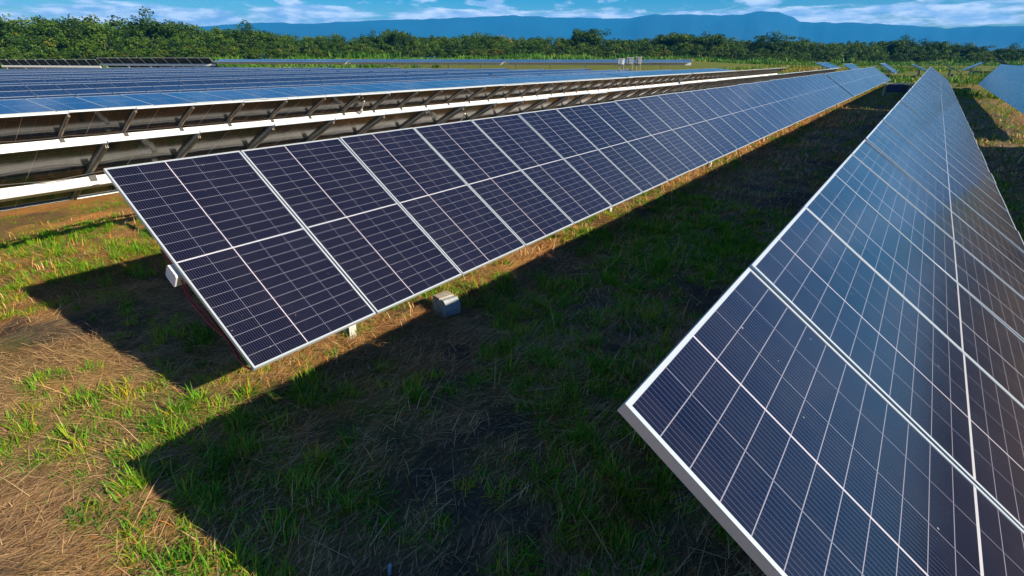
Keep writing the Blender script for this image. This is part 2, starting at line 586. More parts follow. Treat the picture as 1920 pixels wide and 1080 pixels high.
gx = axis(-14, 4, 0.085, -7300, 7300)
gy = axis(-1, 15, 0.085, -7300, 7300)
X, Y = np.meshgrid(gx, gy)
Z = H(X, Y)
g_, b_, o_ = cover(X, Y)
verts = np.stack([X, Y, Z], -1).reshape(-1, 3)
nx, ny = len(gx), len(gy)
ii = (np.arange(ny - 1)[:, None] * nx + np.arange(nx - 1)[None, :]).ravel()
fl = np.stack([ii, ii + 1, ii + nx + 1, ii + nx], -1).ravel()
sd_ = (X + 88) * -0.32 + (Y - 58) * 0.947
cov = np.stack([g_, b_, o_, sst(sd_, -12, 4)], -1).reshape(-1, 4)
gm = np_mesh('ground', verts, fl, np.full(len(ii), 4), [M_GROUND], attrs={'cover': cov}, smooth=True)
ground = tag(link('ground', gm), kind='structure')

# ------------------------------------------------------------------ mountains, a real range about 7 km away
PROF = [(-110, 1.2), (-95, 1.9), (-80, 1.6), (-70, 2.2), (-62.44, 2.53), (-58.27, 2.87), (-52.99, 2.92), (-48.3, 3.25), (-43.47, 3.39), (-38.52, 3.6),
        (-35.53, 3.73), (-33.54, 3.64), (-28.58, 3.49), (-24.68, 3.41), (-22.8, 3.69), (-19.99, 3.68), (-17.7, 3.56), (-15.04, 3.54),
        (-13.78, 3.76), (-12.08, 3.72), (-10.9, 3.25), (-10.29, 2.85), (-6.33, 2.71), (-2.62, 2.46), (0.17, 2.16), (0.8, 2.25),
        (4.5, 2.21), (15, 2.5), (28, 1.6), (40, 0.6)]
pa = np.array([p[0] for p in PROF])
pe = np.array([p[1] for p in PROF])
azs = np.linspace(-110, 40, 700)
crest = np.interp(azs, pa, pe)
crest = crest + (fbm(azs * 1.3, azs * 0 + 3, 5) - .5) * 0.16
ds = np.array([4600, 5000, 5400, 5800, 6200, 6500, 6700, 6850, 7000, 7200, 7600, 8200])
hs = np.array([-0.02, 0.10, 0.19, 0.30, 0.45, 0.62, 0.78, 0.91, 1.0, 0.93, 0.6, -0.05])
A2, D2 = np.meshgrid(azs, ds, indexing='ij')
base = np.tan(np.radians(crest))[:, None] * 7000 * hs[None, :]
ridge = (fbm(D2 * np.sin(np.radians(A2)) / 650 + D2 / 2600, D2 * np.cos(np.radians(A2)) / 1500, 15, 6) - 0.5) * 300 * (np.clip(hs, 0, 1) * (1 - np.clip(hs, 0, 1)) * 4 * (ds < 7001))[None, :]
HZ = base + ridge
mx_, my_ = D2 * np.sin(np.radians(A2)), D2 * np.cos(np.radians(A2))
mv = np.stack([mx_, my_, HZ], -1).reshape(-1, 3)
na, nd = A2.shape
ii = (np.arange(na - 1)[:, None] * nd + np.arange(nd - 1)[None, :]).ravel()
fl = np.stack([ii, ii + 1, ii + nd + 1, ii + nd], -1).ravel()
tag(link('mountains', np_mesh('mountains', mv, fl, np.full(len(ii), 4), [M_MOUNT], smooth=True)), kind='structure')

# ------------------------------------------------------------------ solar tables
PITCH, MW, MLEN = 1.2876, 1.270, 2.384
FR_T = 0.036        # frame depth
LIP = 0.016


def frame_mesh():
    b = MB()
    # long bars run across the table (x), short bars along the row (y)
    for sy in (-1, 1):
        b.box((0, sy * (MW / 2 - LIP / 2), 0), (MLEN, LIP, FR_T), 0)
    for sx in (-1, 1):
        b.box((sx * (MLEN / 2 - LIP / 2), 0, 0), (LIP, MW - 2 * LIP, FR_T - 0.0006), 0)
    return b.mesh('module_frame', [M_ALU])


def glass_faces(b, cx, cy, cz, k=0, mi=0, Mx=None, th=0.006, ri=1):
    x, y = MLEN / 2 - LIP, MW / 2 - LIP
    top = [(-x, -y), (x, -y), (x, y), (-x, y)]
    uvs = [(k + 0.0, 0.0), (k + 0.0, 1.0), (k + 1.0, 1.0), (k + 1.0, 0.0)]

    def T(px, py, pz):
        p = Vector((px, py, pz))
        if Mx is not None:
            p = Mx @ p
        return (p.x + cx, p.y + cy, p.z + cz)
    b.face([T(px, py, th / 2) for px, py in top], mi, uvs)
    b.face([T(px, py, -th / 2) for px, py in top][::-1], ri, uvs[::-1])


def glass_mesh():
    b = MB()
    glass_faces(b, 0, 0, FR_T / 2 - 0.006)
    return b.mesh('module_glass', [M_CELL, M_REAR])


FRAME_ME = frame_mesh()
GLASS_ME = glass_mesh()


def rail_mesh(light=False):
    """hat rail under a module joint with a clamp plate on the tube; table axis is y, rail runs along x"""
    b = MB()
    for s in (-1, 1):
        b.box((0, s * 0.014, -FR_T / 2 - 0.021), (MLEN * 0.93, 0.007, 0.034), 0)
    b.box((0, 0, -FR_T / 2 - 0.037), (MLEN * 0.93, 0.025, 0.004), 0)
    b.box((0.081, 0, -0.120), (0.008, 0.10, 0.10), 1)
    b.box((0, 0, -0.2215), (0.15, 0.09, 0.006), 1)
    b.box((-0.081, 0, -0.120), (0.008, 0.10, 0.10), 1)
    return b.mesh('mounting_rail', [M_POST if light else M_RAIL, M_DARK])


RAIL_ME = rail_mesh()
RAIL_LIGHT_ME = rail_mesh(True)


def rail_box(w_, m_):
    b = MB()
    b.box((0, 0, -FR_T / 2 - 0.026), (MLEN * .95, w_, 0.05), 0)
    return b.mesh('mounting_rail', [m_])


RAIL_WHITE_ME, RAIL_BOX_ME = rail_box(.10, M_WHITE), rail_box(.07, M_RAIL)


def tube_mesh(length):
    b = MB()
    b.box((0, length / 2, 0), (0.15, length + 0.02, 0.15), 0, None, 0.014)
    return b.mesh('torque_tube', [M_GALV])


def post_mesh(h):
    """I-section driven post; h = height of the tube axis above ground"""
    b = MB()
    t_ = h - 0.12
    for s in (-1, 1):
        b.box((s * 0.05, 0, (t_ - 0.35) / 2), (0.008, 0.10, t_ + 0.35), 0)
    b.box((0, 0, (t_ - 0.35) / 2), (0.092, 0.006, t_ + 0.35), 0)
    return b.mesh('post', [M_POST])


def bearing_mesh(h):
    b = MB()
    b.box((0, 0, h - 0.122), (0.20, 0.11, 0.03), 0)
    for s in (-1, 1):
        b.box((s * 0.106, 0, h - 0.04), (0.014, 0.08, 0.20), 0)
        b.box((s * 0.106, 0, h - 0.10), (0.045, 0.03, 0.03), 0)
    return b.mesh('bearing', [M_GALV])


def deck_mesh(n, pale=False):
    b = MB()
    for k in range(n):
        cy = (k + .5) * PITCH
        for sy in (-1, 1):
            b.box((0, cy + sy * (MW / 2 - LIP / 2), 0), (MLEN, LIP, FR_T), 2)
        for sx in (-1, 1):
            b.box((sx * (MLEN / 2 - LIP / 2), cy, 0), (0.04, MW - 2 * LIP, FR_T - 0.0006), 1)
        glass_faces(b, 0, cy, FR_T / 2 - 0.006, k, ri=3)
    return b.mesh('panel_deck', [M_CELL_FAR, M_ALU, M_ALU_DULL, M_SHEET if pale else M_REAR])


_deck, _tube, _post, _bear = {}, {}, {}, {}


def cache(d, key, fn):
    if key not in d:
        d[key] = fn()
    return d[key]


def table(label, xc, y0, n, tilt, plane_h=1.44, full=True, rails=True, heading=0.0, post0=1.74, post_step=6.83,
          group='rows of solar tracker tables', wob=0.28, gz=None, light=False, rail_every=1, damper=False, pale=False):
    """row axis is local y, positive tilt faces local +x"""
    c_, s_ = math.cos(heading), math.sin(heading)
    L = n * PITCH
    if gz is None:
        mxp, myp = xc - s_ * L / 2, y0 + c_ * L / 2
        gz = float(H(mxp, myp, False))
    root = link('solar_table', None, loc=(xc, y0, gz), rot=(0, 0, heading))
    tag(root, label, 'solar table', group)
    t = R(tilt)
    nrm = Vector((math.sin(t), 0, math.cos(t)))
    off = nrm * -0.15
    tz = plane_h + off.z
    tx = off.x
    rr = random.Random(int(abs(xc) * 97 + abs(y0) * 13) + n)
    if full:
        for k in range(n):
            w_ = rr.gauss(0, wob)
            f = link('solar_module', FRAME_ME, root, (rr.gauss(0, .0015), (k + .5) * PITCH, plane_h), (R(rr.gauss(0, wob * .35)), t + R(w_), 0))
            link('glass', GLASS_ME, f)
        if rails:
            for k in range(0, n + 1, rail_every):
                yy = min(max(k * PITCH, 0.22), L - 0.22)
                link('mounting_rail', RAIL_LIGHT_ME if light else RAIL_ME, root, (0, yy, plane_h), (0, t, 0))
    else:
        o = link('panel_deck', cache(_deck, (n, pale), lambda: deck_mesh(n, pale)), root, (0, 0, plane_h), (0, t, 0))
        if rails:
            for k in range(0, n + 1, rail_every):
                yy = min(max(k * PITCH, 0.22), L - 0.22)
                link('mounting_rail', RAIL_WHITE_ME if light else RAIL_BOX_ME, root, (0, yy, plane_h), (0, t, 0))
    tt = link('torque_tube', cache(_tube, n, lambda: tube_mesh(L)), root, (tx, 0, tz - (.22 if light else 0)), (0, 0 if light else t, 0))
    if light:
        tt.scale = (1.3, 1, 2.3)
    key = round(tz, 3)
    y = post0
    while y < L:
        p = link('post', cache(_post, key, lambda: post_mesh(tz)), root, (tx, y, 0))
        if full:
            link('bearing', cache(_bear, key, lambda: bearing_mesh(tz)), p)
        y += post_step
    if full and rails:
        b = MB()
        pts = []
        xo = Vector((math.cos(t), 0, -math.sin(t))) * .16
        for k in range(n * 4 + 1):
            yy = .2 + (L - .4) * k / (n * 4)
            pts.append(Vector((0, yy, plane_h)) + xo - nrm * (.06 + .02 * (k % 4 in (1, 3)) + .04 * (k % 4 == 2) * (.4 + .9 * rr.random())))
        b.tube(pts, .006, 5, 0)
        link('cable', b.mesh('cable', [M_DARK]), root)
    if damper:
        for yy in (post0 + .55, post0 + .55 + 2 * post_step):
            if yy > L:
                continue
            b = MB()
            a = Vector((tx, yy, tz)) + nrm * .02 + Vector((0.08, 0, 0))
            e = Vector((0, yy - .25, plane_h)) + Vector((math.cos(t), 0, -math.sin(t))) * .78 - nrm * .05
            mid = a.lerp(e, .35)
            b.tube([a, mid], .035, 8, 0)
            b.tube([mid, e], .018, 8, 0)
            b.box(a, (.12, .11, .12), 1)
            link('damper', b.mesh('damper', [M_GALV, M_WHITE]), root)
    return root


TILT_A, TILT_B = 35.45, 36.2
XA, XB = -4.871, 0.483
Y0A, Y0B = 1.897, 1.1645 - 0.0
N1 = 32
GAP = 0.5
A1 = table('near left panel table with a small concrete block at its low edge', XA, Y0A, N1, TILT_A, 1.44)
table('pale blue far end of the near left row, beyond its gap', XA, Y0A + N1 * PITCH + GAP, 29, TILT_A, 1.44)
B1 = table('nearest panel table filling the right foreground, white corner over dark grass', XB, Y0B, N1 + 1, TILT_B, 1.49)
table('greyish pointed far end of the nearest right row, beyond a thin dark gap', XB, Y0B + (N1 + 1) * PITCH + GAP, 29, TILT_B, 1.49)
table('first row seen from behind, its white torque tube meeting the near left table corner', -10.22, -4.6, 37, -27.5, 1.43, post0=1.9, damper=True)
table('far half of the first row seen from behind, just past the near left table', -10.22, -4.6 + 37 * PITCH + GAP, 27, -27.5, 1.43)
table('second row seen from behind, brown rails between white tube and white top edge', -15.57, -4.6, 37, -29.0, 1.43, post0=3.2, damper=True)
table('far half of the second row seen from behind, thinning towards the horizon', -15.57, -4.6 + 37 * PITCH + GAP, 26, -29.0, 1.43)
table('bright blue nearly flat table right behind the rear-facing rows', -20.9, -4.6, 37, 5.4, 1.79, rails=False)
table('far half of the nearly flat blue row', -20.9, -4.6 + 37 * PITCH + GAP, 24, 5.4, 1.79, full=False, rails=False)
ORD = ['first', 'second', 'third', 'fourth', 'fifth', 'sixth', 'seventh', 'eighth', 'ninth', 'tenth', 'eleventh', 'twelfth', 'thirteenth', 'fourteenth']
for i in range(14):
    x = -26.25 - 5.35 * i
    til = 14.0 + random.uniform(-2.5, 2.5)
    table(f'low blue panel row, {ORD[i]} one behind the nearly flat blue row', x, 1.0, 32, til, 1.45, full=False, rails=False,
          group='blue panel rows at the left')
    yend = 58 + (x + 88) * 0.338 - 4
    n2 = int((yend - (1.0 + 32 * PITCH + GAP)) / PITCH)
    if n2 > 3:
        table(f'far half of the {ORD[i]} low blue row', x, 1.0 + 32 * PITCH + GAP, n2, til, 1.45, full=False,
              rails=False, group='blue panel rows at the left')
# the row at the right edge, turned the other way
table('steep blue panel table at the right edge, above a strip of lit grass', 4.75, 29.5, 39, -56.0, 1.50, full=False)
table('table at the right, mirrored as a brown sheen in the nearest table', 5.83, 0.8, 21, 36.0, 1.44, full=False)
# cross row at the far side of the field, seen from behind
hd = -math.atan2(0.947, 0.32)
for i in range(5):
    s0 = i * 26.1
    x, y = -150 + 0.947 * s0, 37 + 0.32 * s0
    table(f'far cross row table seen from behind in front of the trees, {ORD[i]} from the left', x, y, 20, (-52, -42, 9, 9, 8)[i], 1.70, full=False,
          heading=hd, post0=1.28, post_step=5.15, light=True, rail_every=2, pale=i > 1, group='cross row tables before the trees')
# scattered tables at the far right beyond the two near rows
FAR = [(-14.5, 104.0, 10, 20, 'pale far table farthest left of the small far ones, near the trees'),
       (9.6, 124.0, 10, 28, 'small pale table near the trees above the lit grass at the right'),
       (18.5, 118.0, 12, -30, 'dark far table near the trees, just above the steep right-edge table'),
       (4.6, 112.0, 8, -28, 'small dark table right of the tip of the nearest row, near the trees'),(-9.5, 93.0, 9, 30, 'pale blue short table at the far end between the two near rows, left one'),
       (-5.4, 97.0, 8, 32, 'pale blue short table at the far end between the two near rows, right one'),
       (-1.8, 101.0, 8, 24, 'small whitish far table just left of the tip of the nearest right row'),
       (1.9, 104.0, 8, 26, 'small whitish far table just right of the tip of the nearest right row'),
       (5.6, 74.0, 6, -30, 'dark blue far table beyond the lit grass, left of the steep right-edge table'),
       (9.4, 96.0, 12, -35, 'dark far table in the grass between the dark blue one and the right edge'),
       (14.2, 110.0, 12, -35, 'farthest dark table at the right, under the dark trees')]
for x, y, n, til, lab in FAR:
    table(lab, x, y, n, til, 1.35, full=False, post0=1.0, post_step=4.5, group='small far tables')

rk = link('inverter_rack', None, loc=(-2.35, 61.0, float(H(-2.35, 61.0))), rot=(0, 0, R(4)))
tag(rk, 'low dark blue box on two light posts between the two near rows', 'inverter')
b = MB()
b.box((0, 0, .62), (1.5, .35, .62), 0, None, .02)
link('housing', b.mesh('housing', [simple('dark_blue_paint', (0.012, 0.035, 0.11), 0.4)]), rk)
for sx in (-1, 1):
    b = MB()
    b.box((sx * .92, 0, .45), (.09, .12, 1.1), 0)
    link('post', b.mesh('rack_post', [M_POST]), rk)
b = MB()
b.box((0, 0, 1.03), (2.5, .5, .05), 0)
link('roof', b.mesh('rack_roof', [M_GALV]), rk)

# red cable hanging under the near end of the left table
b = MB()
t = R(TILT_A)
nrm = Vector((math.sin(t), 0, math.cos(t)))
ax = Vector((math.cos(t), 0, -math.sin(t)))
pc = Vector((0, 0, 1.44))
pts = []
for i in range(22):
    f = i / 21
    u = -0.25 + f * 1.38
    p = pc + ax * u - nrm * (0.085 + 0.10 * math.sin(f * math.pi) + 0.015 * math.sin(f * 23)) + Vector((0, 0.03 + 0.02 * math.sin(f * 11), 0))
    pts.append(p)
b.tube(pts, 0.008, 6, 0)
b.tube([p + Vector((-.02, .035, -.05 * math.sin(i * .15 * 3) - .03)) for i, p in enumerate(pts)], 0.007, 6, 0)
link('red_cable', b.mesh('red_cable', [M_RED]), A1)

# ------------------------------------------------------------------ small things
def gl(x, y):
    return float(H(x, y))


b = MB()
b.box((0, 0, .11), (.22, .30, .26), 0, None, .012)
nn = 10
ring0 = [(0.10 * math.cos(a) + .0, -.15, .11 + .12 * math.sin(a)) for a in [2 * math.pi * k / nn for k in range(nn)]]
for dxx, m_ in ((.11, 1),):  # rounded end takes the blue of its shade as surface colour
    pr = [(-.02, -.02), (-.02, .20), (.04, .235), (.12, .235), (.19, .19), (.21, .11), (.19, .02), (.12, -.02)]
    a_ = [(p[0] + dxx + .001, -.145, p[1]) for p in pr]
    c_ = [(p[0] + dxx + .001, .145, p[1]) for p in pr]
    b.face(a_, m_)
    b.face(c_[::-1], m_)
    for k in range(len(pr)):
        j = (k + 1) % len(pr)
        b.face([a_[j], a_[k], c_[k], c_[j]], m_)
blk = link('concrete_block', b.mesh('concrete_block', [M_CONC, M_BOXTOP]), None, (-4.50, 4.78, gl(-4.50, 4.78) + .0), (0, 0, R(-14)))
blk.scale = (.70, .74, .98)
tag(blk, 'small concrete block with rounded end shaded grey-blue on the grass by the near left table', 'concrete block')

b = MB()
b.tube([(0, 0, -.05), (.006, 0, .05), (.010, .004, .085)], .012, 10, 0)
o = link('pipe_stub', b.mesh('pipe_stub', [M_PVC]), None, (-2.12, 1.62, gl(-2.12, 1.62)))
tag(o, 'short pale blue pipe stub poking out of the dark ground at the bottom edge', 'pipe')


def cabinet(x, y, w_, d_, h_, mtl, label):
    root = link('power_cabinet', None, loc=(x, y, gl(x, y)), rot=(0, 0, R(18)))
    tag(root, label, 'cabinet', 'cabinets by the cross row')
    b = MB()
    b.box((0, 0, h_ / 2 + 1.95), (w_, d_, h_), 0, None, .03)
    link('body', b.mesh('cabinet_body', [mtl]), root)
    b = MB()
    b.box((0, -d_ / 2 - .02, h_ / 2 + 1.95), (w_ * .42, .03, h_ * .86), 0)
    link('door', b.mesh('cabinet_door', [M_BOXTOP]), root)
    b = MB()
    b.box((0, 0, h_ + 1.99), (w_ + .08, d_ + .08, .05), 0)
    link('roof', b.mesh('cabinet_roof', [M_GALV]), root)
    b = MB()
    for sx in (-1, 1):
        b.box((sx * w_ * .4, 0, .93), (.08, .1, 2.06), 0)
    link('base', b.mesh('cabinet_base', [M_CONC]), root)


ca = R(-25.1)
cabinet(math.sin(ca) * 79.5, math.cos(ca) * 79.5, .7, .5, .65, M_WHITE, 'white cabinet on the cross row in front of the trees')
ca = R(-24.3)
cabinet(math.sin(ca) * 79.5, math.cos(ca) * 79.5, .8, .5, .75, M_BOXTOP, 'dark grey cabinet between the white and the beige one')
ca = R(-23.5)
cabinet(math.sin(ca) * 79.5, math.cos(ca) * 79.5, .55, .5, .8, M_CONC, 'beige cabinet at the right end of the cabinet group')


# ------------------------------------------------------------------ blades
def blades(name, px, py, pz, hgt, wid, ang, lean, tint, material, curl=0.35):
    """vectorised grass blades: 5 vertices each, ang = heading of lean, lean = angle from vertical"""
    n = len(px)
    dirx, diry = np.cos(ang), np.sin(ang)
    wx, wy = -diry, dirx
    sl, cl_ = np.sin(lean), np.cos(lean)
    l2 = np.minimum(lean + curl, 1.65)
    sl2, cl2 = np.sin(l2), np.cos(l2)
    B = np.stack([px, py, pz], -1)
    Wv = np.stack([wx, wy, 0 * wx], -1) * (wid / 2)[:, None]
    D1 = np.stack([dirx * sl, diry * sl, cl_], -1) * (hgt * .55)[:, None]
    D2 = np.stack([dirx * sl2, diry * sl2, cl2], -1) * (hgt * .5)[:, None]
    v = np.stack([B - Wv, B + Wv, B + D1 + Wv * .8, B + D1 - Wv * .8, B + D1 + D2], 1)
    i0 = np.arange(n) * 5
    f = np.stack([i0, i0 + 1, i0 + 2, i0 + 3, i0 + 3, i0 + 2, i0 + 4], 1).ravel()
    sizes = np.tile([4, 3], n)
    t4 = np.repeat(np.stack([tint, tint * 0, tint * 0, tint * 0 + 1], -1)[:, None, :], 5, 1).reshape(-1, 4)
    return np_mesh(name, v.reshape(-1, 3), f, sizes, [material], attrs={'tint': t4})


def scatter(xr, yr, n, dens):
    x = rng.uniform(*xr, n)
    y = rng.uniform(*yr, n)
    keep = rng.random(n) < dens(x, y)
    return x[keep], y[keep]


# green tufts
def tufts(xr, yr, n, per, hmin, hmax, wid, spread):
    x, y = scatter(xr, yr, n, lambda a, c: np.clip(cover(a, c)[0] * 1.1 - 0.05, 0.015, 1))
    k = len(x)
    g = cover(x, y)[0]
    big = rng.random(k) ** 1.6
    hh = hmin + (hmax - hmin) * big * (0.55 + 0.45 * g)
    px = np.repeat(x, per) + rng.normal(0, spread, k * per)
    py = np.repeat(y, per) + rng.normal(0, spread, k * per)
    ang = rng.uniform(0, 2 * np.pi, k * per)
    lean = np.abs(rng.normal(0.75, 0.38, k * per))
    ht = np.repeat(hh, per) * rng.uniform(.5, 1.1, k * per)
    tb = np.repeat(rng.random(k), per)
    tint = np.clip(0.15 + tb * .5 + rng.normal(0.08, .16, k * per), 0, 1)
    tint = np.where(rng.random(k * per) < .07, 1.0, tint)
    return px, py, ht, np.full(k * per, wid) * rng.uniform(.6, 1.3, k * per), ang, lean, tint


def join(parts):
    return [np.concatenate(p) for p in zip(*parts)]


P0 = tufts((-13, 4), (-.4, 13), 8500, 44, .07, .27, .0110, .045)
P0 = P0[:6] + (np.clip(P0[6] + .16, 0, 1),)
P1 = tufts((-16, 6), (-.6, 8.5), 6000, 16, .03, .13, .0085, .050)
P2 = tufts((-16, 6), (8.5, 22), 6500, 14, .09, .30, .016, .05)
P3 = tufts((-22, 9), (22, 80), 9000, 9, .14, .40, .035, .12)
px, py, ht, wd, an, le, ti = join([P0, P1, P2, P3])
pz = H(px, py) - .01
tag(link('grass', blades('grass', px, py, pz, ht, wd, an, le, ti, M_GRASS)), 'green grass tufts scattered between and under the panel tables', 'grass', kind='stuff')


# straw: mostly combed along the rows, lying almost flat
def straw(xr, yr, n, hmin, hmax, wid, flat=True):
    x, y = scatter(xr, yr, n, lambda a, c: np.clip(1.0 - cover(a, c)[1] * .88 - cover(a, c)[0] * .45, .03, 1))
    k = len(x)
    patch = vnoise(x * .8, y * .8, 63)
    base_ang = np.where(rng.random(k) < .5, 1.0, -1.0) * (np.pi / 2) + (patch - .5) * 1.6 + R(-8)
    ang = base_ang + rng.normal(0, .42, k)
    wild = rng.random(k) < .22
    ang = np.where(wild, rng.uniform(0, 2 * np.pi, k), ang)
    lean = np.clip(rng.normal(1.36, .14, k), .5, 1.56)
    lean = np.where(rng.random(k) < .06, rng.uniform(.5, 1.2, k), lean)
    L = hmin + (hmax - hmin) * rng.random(k) ** 2
    o = cover(x, y)[2]
    tint = np.clip(rng.normal(.42, .2, k), 0, .85)
    tint = np.where(rng.random(k) < o * .35, rng.uniform(.85, 1, k), tint)
    return x, y, L, wid * rng.uniform(.5, 1.4, k), ang, lean, tint


S0 = straw((-9, 3), (-.4, 9), 4500, .18, .6, .0058)
S0 = S0[:5] + (np.clip(S0[5] - .06 * rng.random(len(S0[5])), .4, 1.5), np.clip(S0[6] + .22, 0, .8))
S1 = straw((-12, 3), (-.5, 6.5), 230000, .05, .24, .0038)
S2 = straw((-16, 6), (7, 18), 60000, .12, .4, .010)
S3 = straw((-18, 8), (18, 45), 30000, .2, .6, .028)
px, py, ht, wd, an, le, ti = join([S0, S1, S2, S3])
pz = H(px, py) + rng.uniform(0.0, .045, len(px))
tag(link('dry_grass', blades('dry_grass', px, py, pz, ht, wd, an, le, ti, M_STRAW, curl=.12)), 'mown straw and dead grass lying on the ground between the tables', 'dry grass', kind='stuff')

# short dead orange stubble along the lit strips
x, y = scatter((-13.5, 6), (1.0, 40), 90000, lambda a, c: np.clip(cover(a, c)[2] - .3, 0, 1) * (1 - cover(a, c)[0] * .6))
k = len(x)
sz = 1 + sst(y, 8, 30) * 2.2
tag(link('dead_stubble', blades('dead_stubble', x, y, H(x, y) - .005, rng.uniform(.05, .15, k) * (1 + .3 * sz), .009 * sz, rng.uniform(0, 6.28, k),
    np.abs(rng.normal(.7, .3, k)), np.clip(rng.normal(.86, .16, k), .3, 1), M_STRAW)),
    'orange dead stubble on the sunlit strip beside the tables', 'stubble', kind='stuff')

# ------------------------------------------------------------------ field edge growth: tall grass and low bushes before the trees
TREE_D = [(-120, 175), (-90, 160), (-76, 163), (-60, 175), (-35, 200), (-12, 235), (5, 290), (30, 300), (50, 300)]
ta = np.array([p[0] for p in TREE_D], float)
td = np.array([p[1] for p in TREE_D], float)


def edge(n, dmin, dmax, per, hmin, hmax, wid, seed):
    a = rng.uniform(-95, 22, n)
    d = np.interp(a, ta, td) - rng.uniform(dmin, dmax, n)
    x, y = d * np.sin(np.radians(a)), d * np.cos(np.radians(a))
    s = (x + 88) * -0.32 + (y - 58) * 0.947
    dens = sst(fbm(x * .06, y * .06, seed), .38, .6)
    keep = (s > 5) & (rng.random(n) < dens)
    x, y = x[keep], y[keep]
    k = len(x)
    hh = hmin + (hmax - hmin) * vnoise(x * .15, y * .15, seed + 3) ** 1.5
    px = np.repeat(x, per) + rng.normal(0, .5, k * per)
    py = np.repeat(y, per) + rng.normal(0, .5, k * per)
    tb = np.repeat(vnoise(x * .09, y * .09, seed + 9), per)
    tint = np.clip(tb * .7 + rng.normal(.1, .15, k * per), 0, 1)
    return px, py, np.repeat(hh, per) * rng.uniform(.5, 1.1, k * per), np.full(k * per, wid), rng.uniform(0, 6.28, k * per), np.abs(rng.normal(.5, .3, k * per)), tint


x, y = scatter((-30, 30), (60, 150), 6500, lambda a, c: sst(fbm(a * .12, c * .12, 88), .42, .58))
k = len(x)
per = 7
tb = np.repeat(vnoise(x * .12, y * .12, 90), per)
E3 = (np.repeat(x, per) + rng.normal(0, .35, k * per), np.repeat(y, per) + rng.normal(0, .35, k * per), rng.uniform(.2, .75, k * per),
      np.full(k * per, .13), rng.uniform(0, 6.28, k * per), np.abs(rng.normal(.5, .3, k * per)), np.clip(.25 + tb * .8 + rng.normal(0, .2, k * per), 0, 1))
E1 = edge(9000, 2, 75, 8, .5, 1.6, .28, 101)
E2 = edge(3000, 0, 14, 12, 1.0, 3.0, .40, 131)
px, py, ht, wd, an, le, ti = join([E1, E2, E3])
tag(link('undergrowth', blades('undergrowth', px, py, H(px, py, False) - .05, ht, wd, an, le, ti, M_BUSH)),
    'bright green tall grass and scrub between the cross row and the trees', 'undergrowth', kind='stuff')


# ------------------------------------------------------------------ trees
def leaf_cloud(r_, n_clumps, per, leaf, shape=(1, 1, 1), base=0.0, lump=.5, umbrella=False):
    """returns quad verts (n,4,3) and tints: clumps of leaf quads spread over an uneven crown"""
    cs, rad = [], []
    while len(cs) < n_clumps:
        p = r_.normal(0, 1, 3)
        p /= np.linalg.norm(p)
        if umbrella:
            p[2] = abs(p[2]) * .45 + .35
        elif p[2] < -.75:
            continue
        rr = r_.uniform(.45, 1.0) ** .6 * (1 + lump * (r_.random() - .5))
        cs.append(p * rr)
        rad.append(r_.uniform(.16, .34))
    cs, rad = np.array(cs), np.array(rad)
    idx = np.repeat(np.arange(n_clumps), per)
    n = len(idx)
    d = r_.normal(0, 1, (n, 3))
    d /= np.linalg.norm(d, axis=1)[:, None]
    pos = cs[idx] + d * (rad[idx] * r_.uniform(.3, 1, n) ** .5)[:, None]
    pos = pos * np.array(shape)
    nr = d + r_.normal(0, .6, (n, 3)) + np.array([0, 0, .35])
    nr /= np.linalg.norm(nr, axis=1)[:, None]
    u = np.cross(nr, r_.normal(0, 1, (n, 3)))
    u /= np.linalg.norm(u, axis=1)[:, None]
    v = np.cross(nr, u)
    s = leaf * r_.uniform(.6, 1.4, n)[:, None]
    q = np.stack([pos - u * s - v * s * .5, pos + u * s * .7 - v * s * .4, pos + u * s + v * s * .5, pos - u * s * .6 + v * s * .6], 1)
    ct = r_.normal(0, .17, n_clumps)[idx]
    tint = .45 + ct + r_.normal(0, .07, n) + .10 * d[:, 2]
    return q, tint


def quads_mesh(name, q, tint, material):
    n = len(q)
    t4 = np.repeat(np.stack([np.clip(tint, 0, 1), tint * 0, tint * 0, tint * 0 + 1], -1)[:, None, :], 4, 1).reshape(-1, 4)
    return np_mesh(name, q.reshape(-1, 3), np.arange(n * 4), np.full(n, 4), [material], attrs={'tint': t4})


ELT = [(-110, 2.7), (-95, 3.0), (-75.37, 3.0), (-74.31, 2.45), (-71.68, 3.0), (-69.39, 2.85), (-67.66, 2.75), (-66.28, 2.8), (-64.73, 2.7),
       (-61.65, 2.47), (-59.12, 2.35), (-56.65, 2.22), (-54.93, 1.9), (-48.41, 2.0), (-46.46, 2.0), (-43.55, 2.0), (-38.55, 2.15),
       (-34.52, 1.93), (-31.0, 1.92), (-28.53, 1.85), (-24.56, 1.8), (-20.28, 2.0), (-17.49, 1.96), (-14.31, 1.5), (-12.25, 1.5),
       (-10.06, 1.5), (-7.59, 1.25), (-4.54, 1.38), (-2.38, 1.42), (-0.24, 1.05), (2.07, .95), (3.38, 0.72), (4.86, 0.8), (15, 1.4), (45, 1.6)]
ea = np.array([p[0] for p in ELT])
ee = np.array([p[1] for p in ELT])


def top_h(azd, D):
    """height a tree needs at distance D to form the skyline there"""
    x, y = D * math.sin(R(azd)), D * math.cos(R(azd))
    return CAM_H + D * math.tan(R(float(np.interp(azd, ea, ee)))) - float(H(x, y, False))


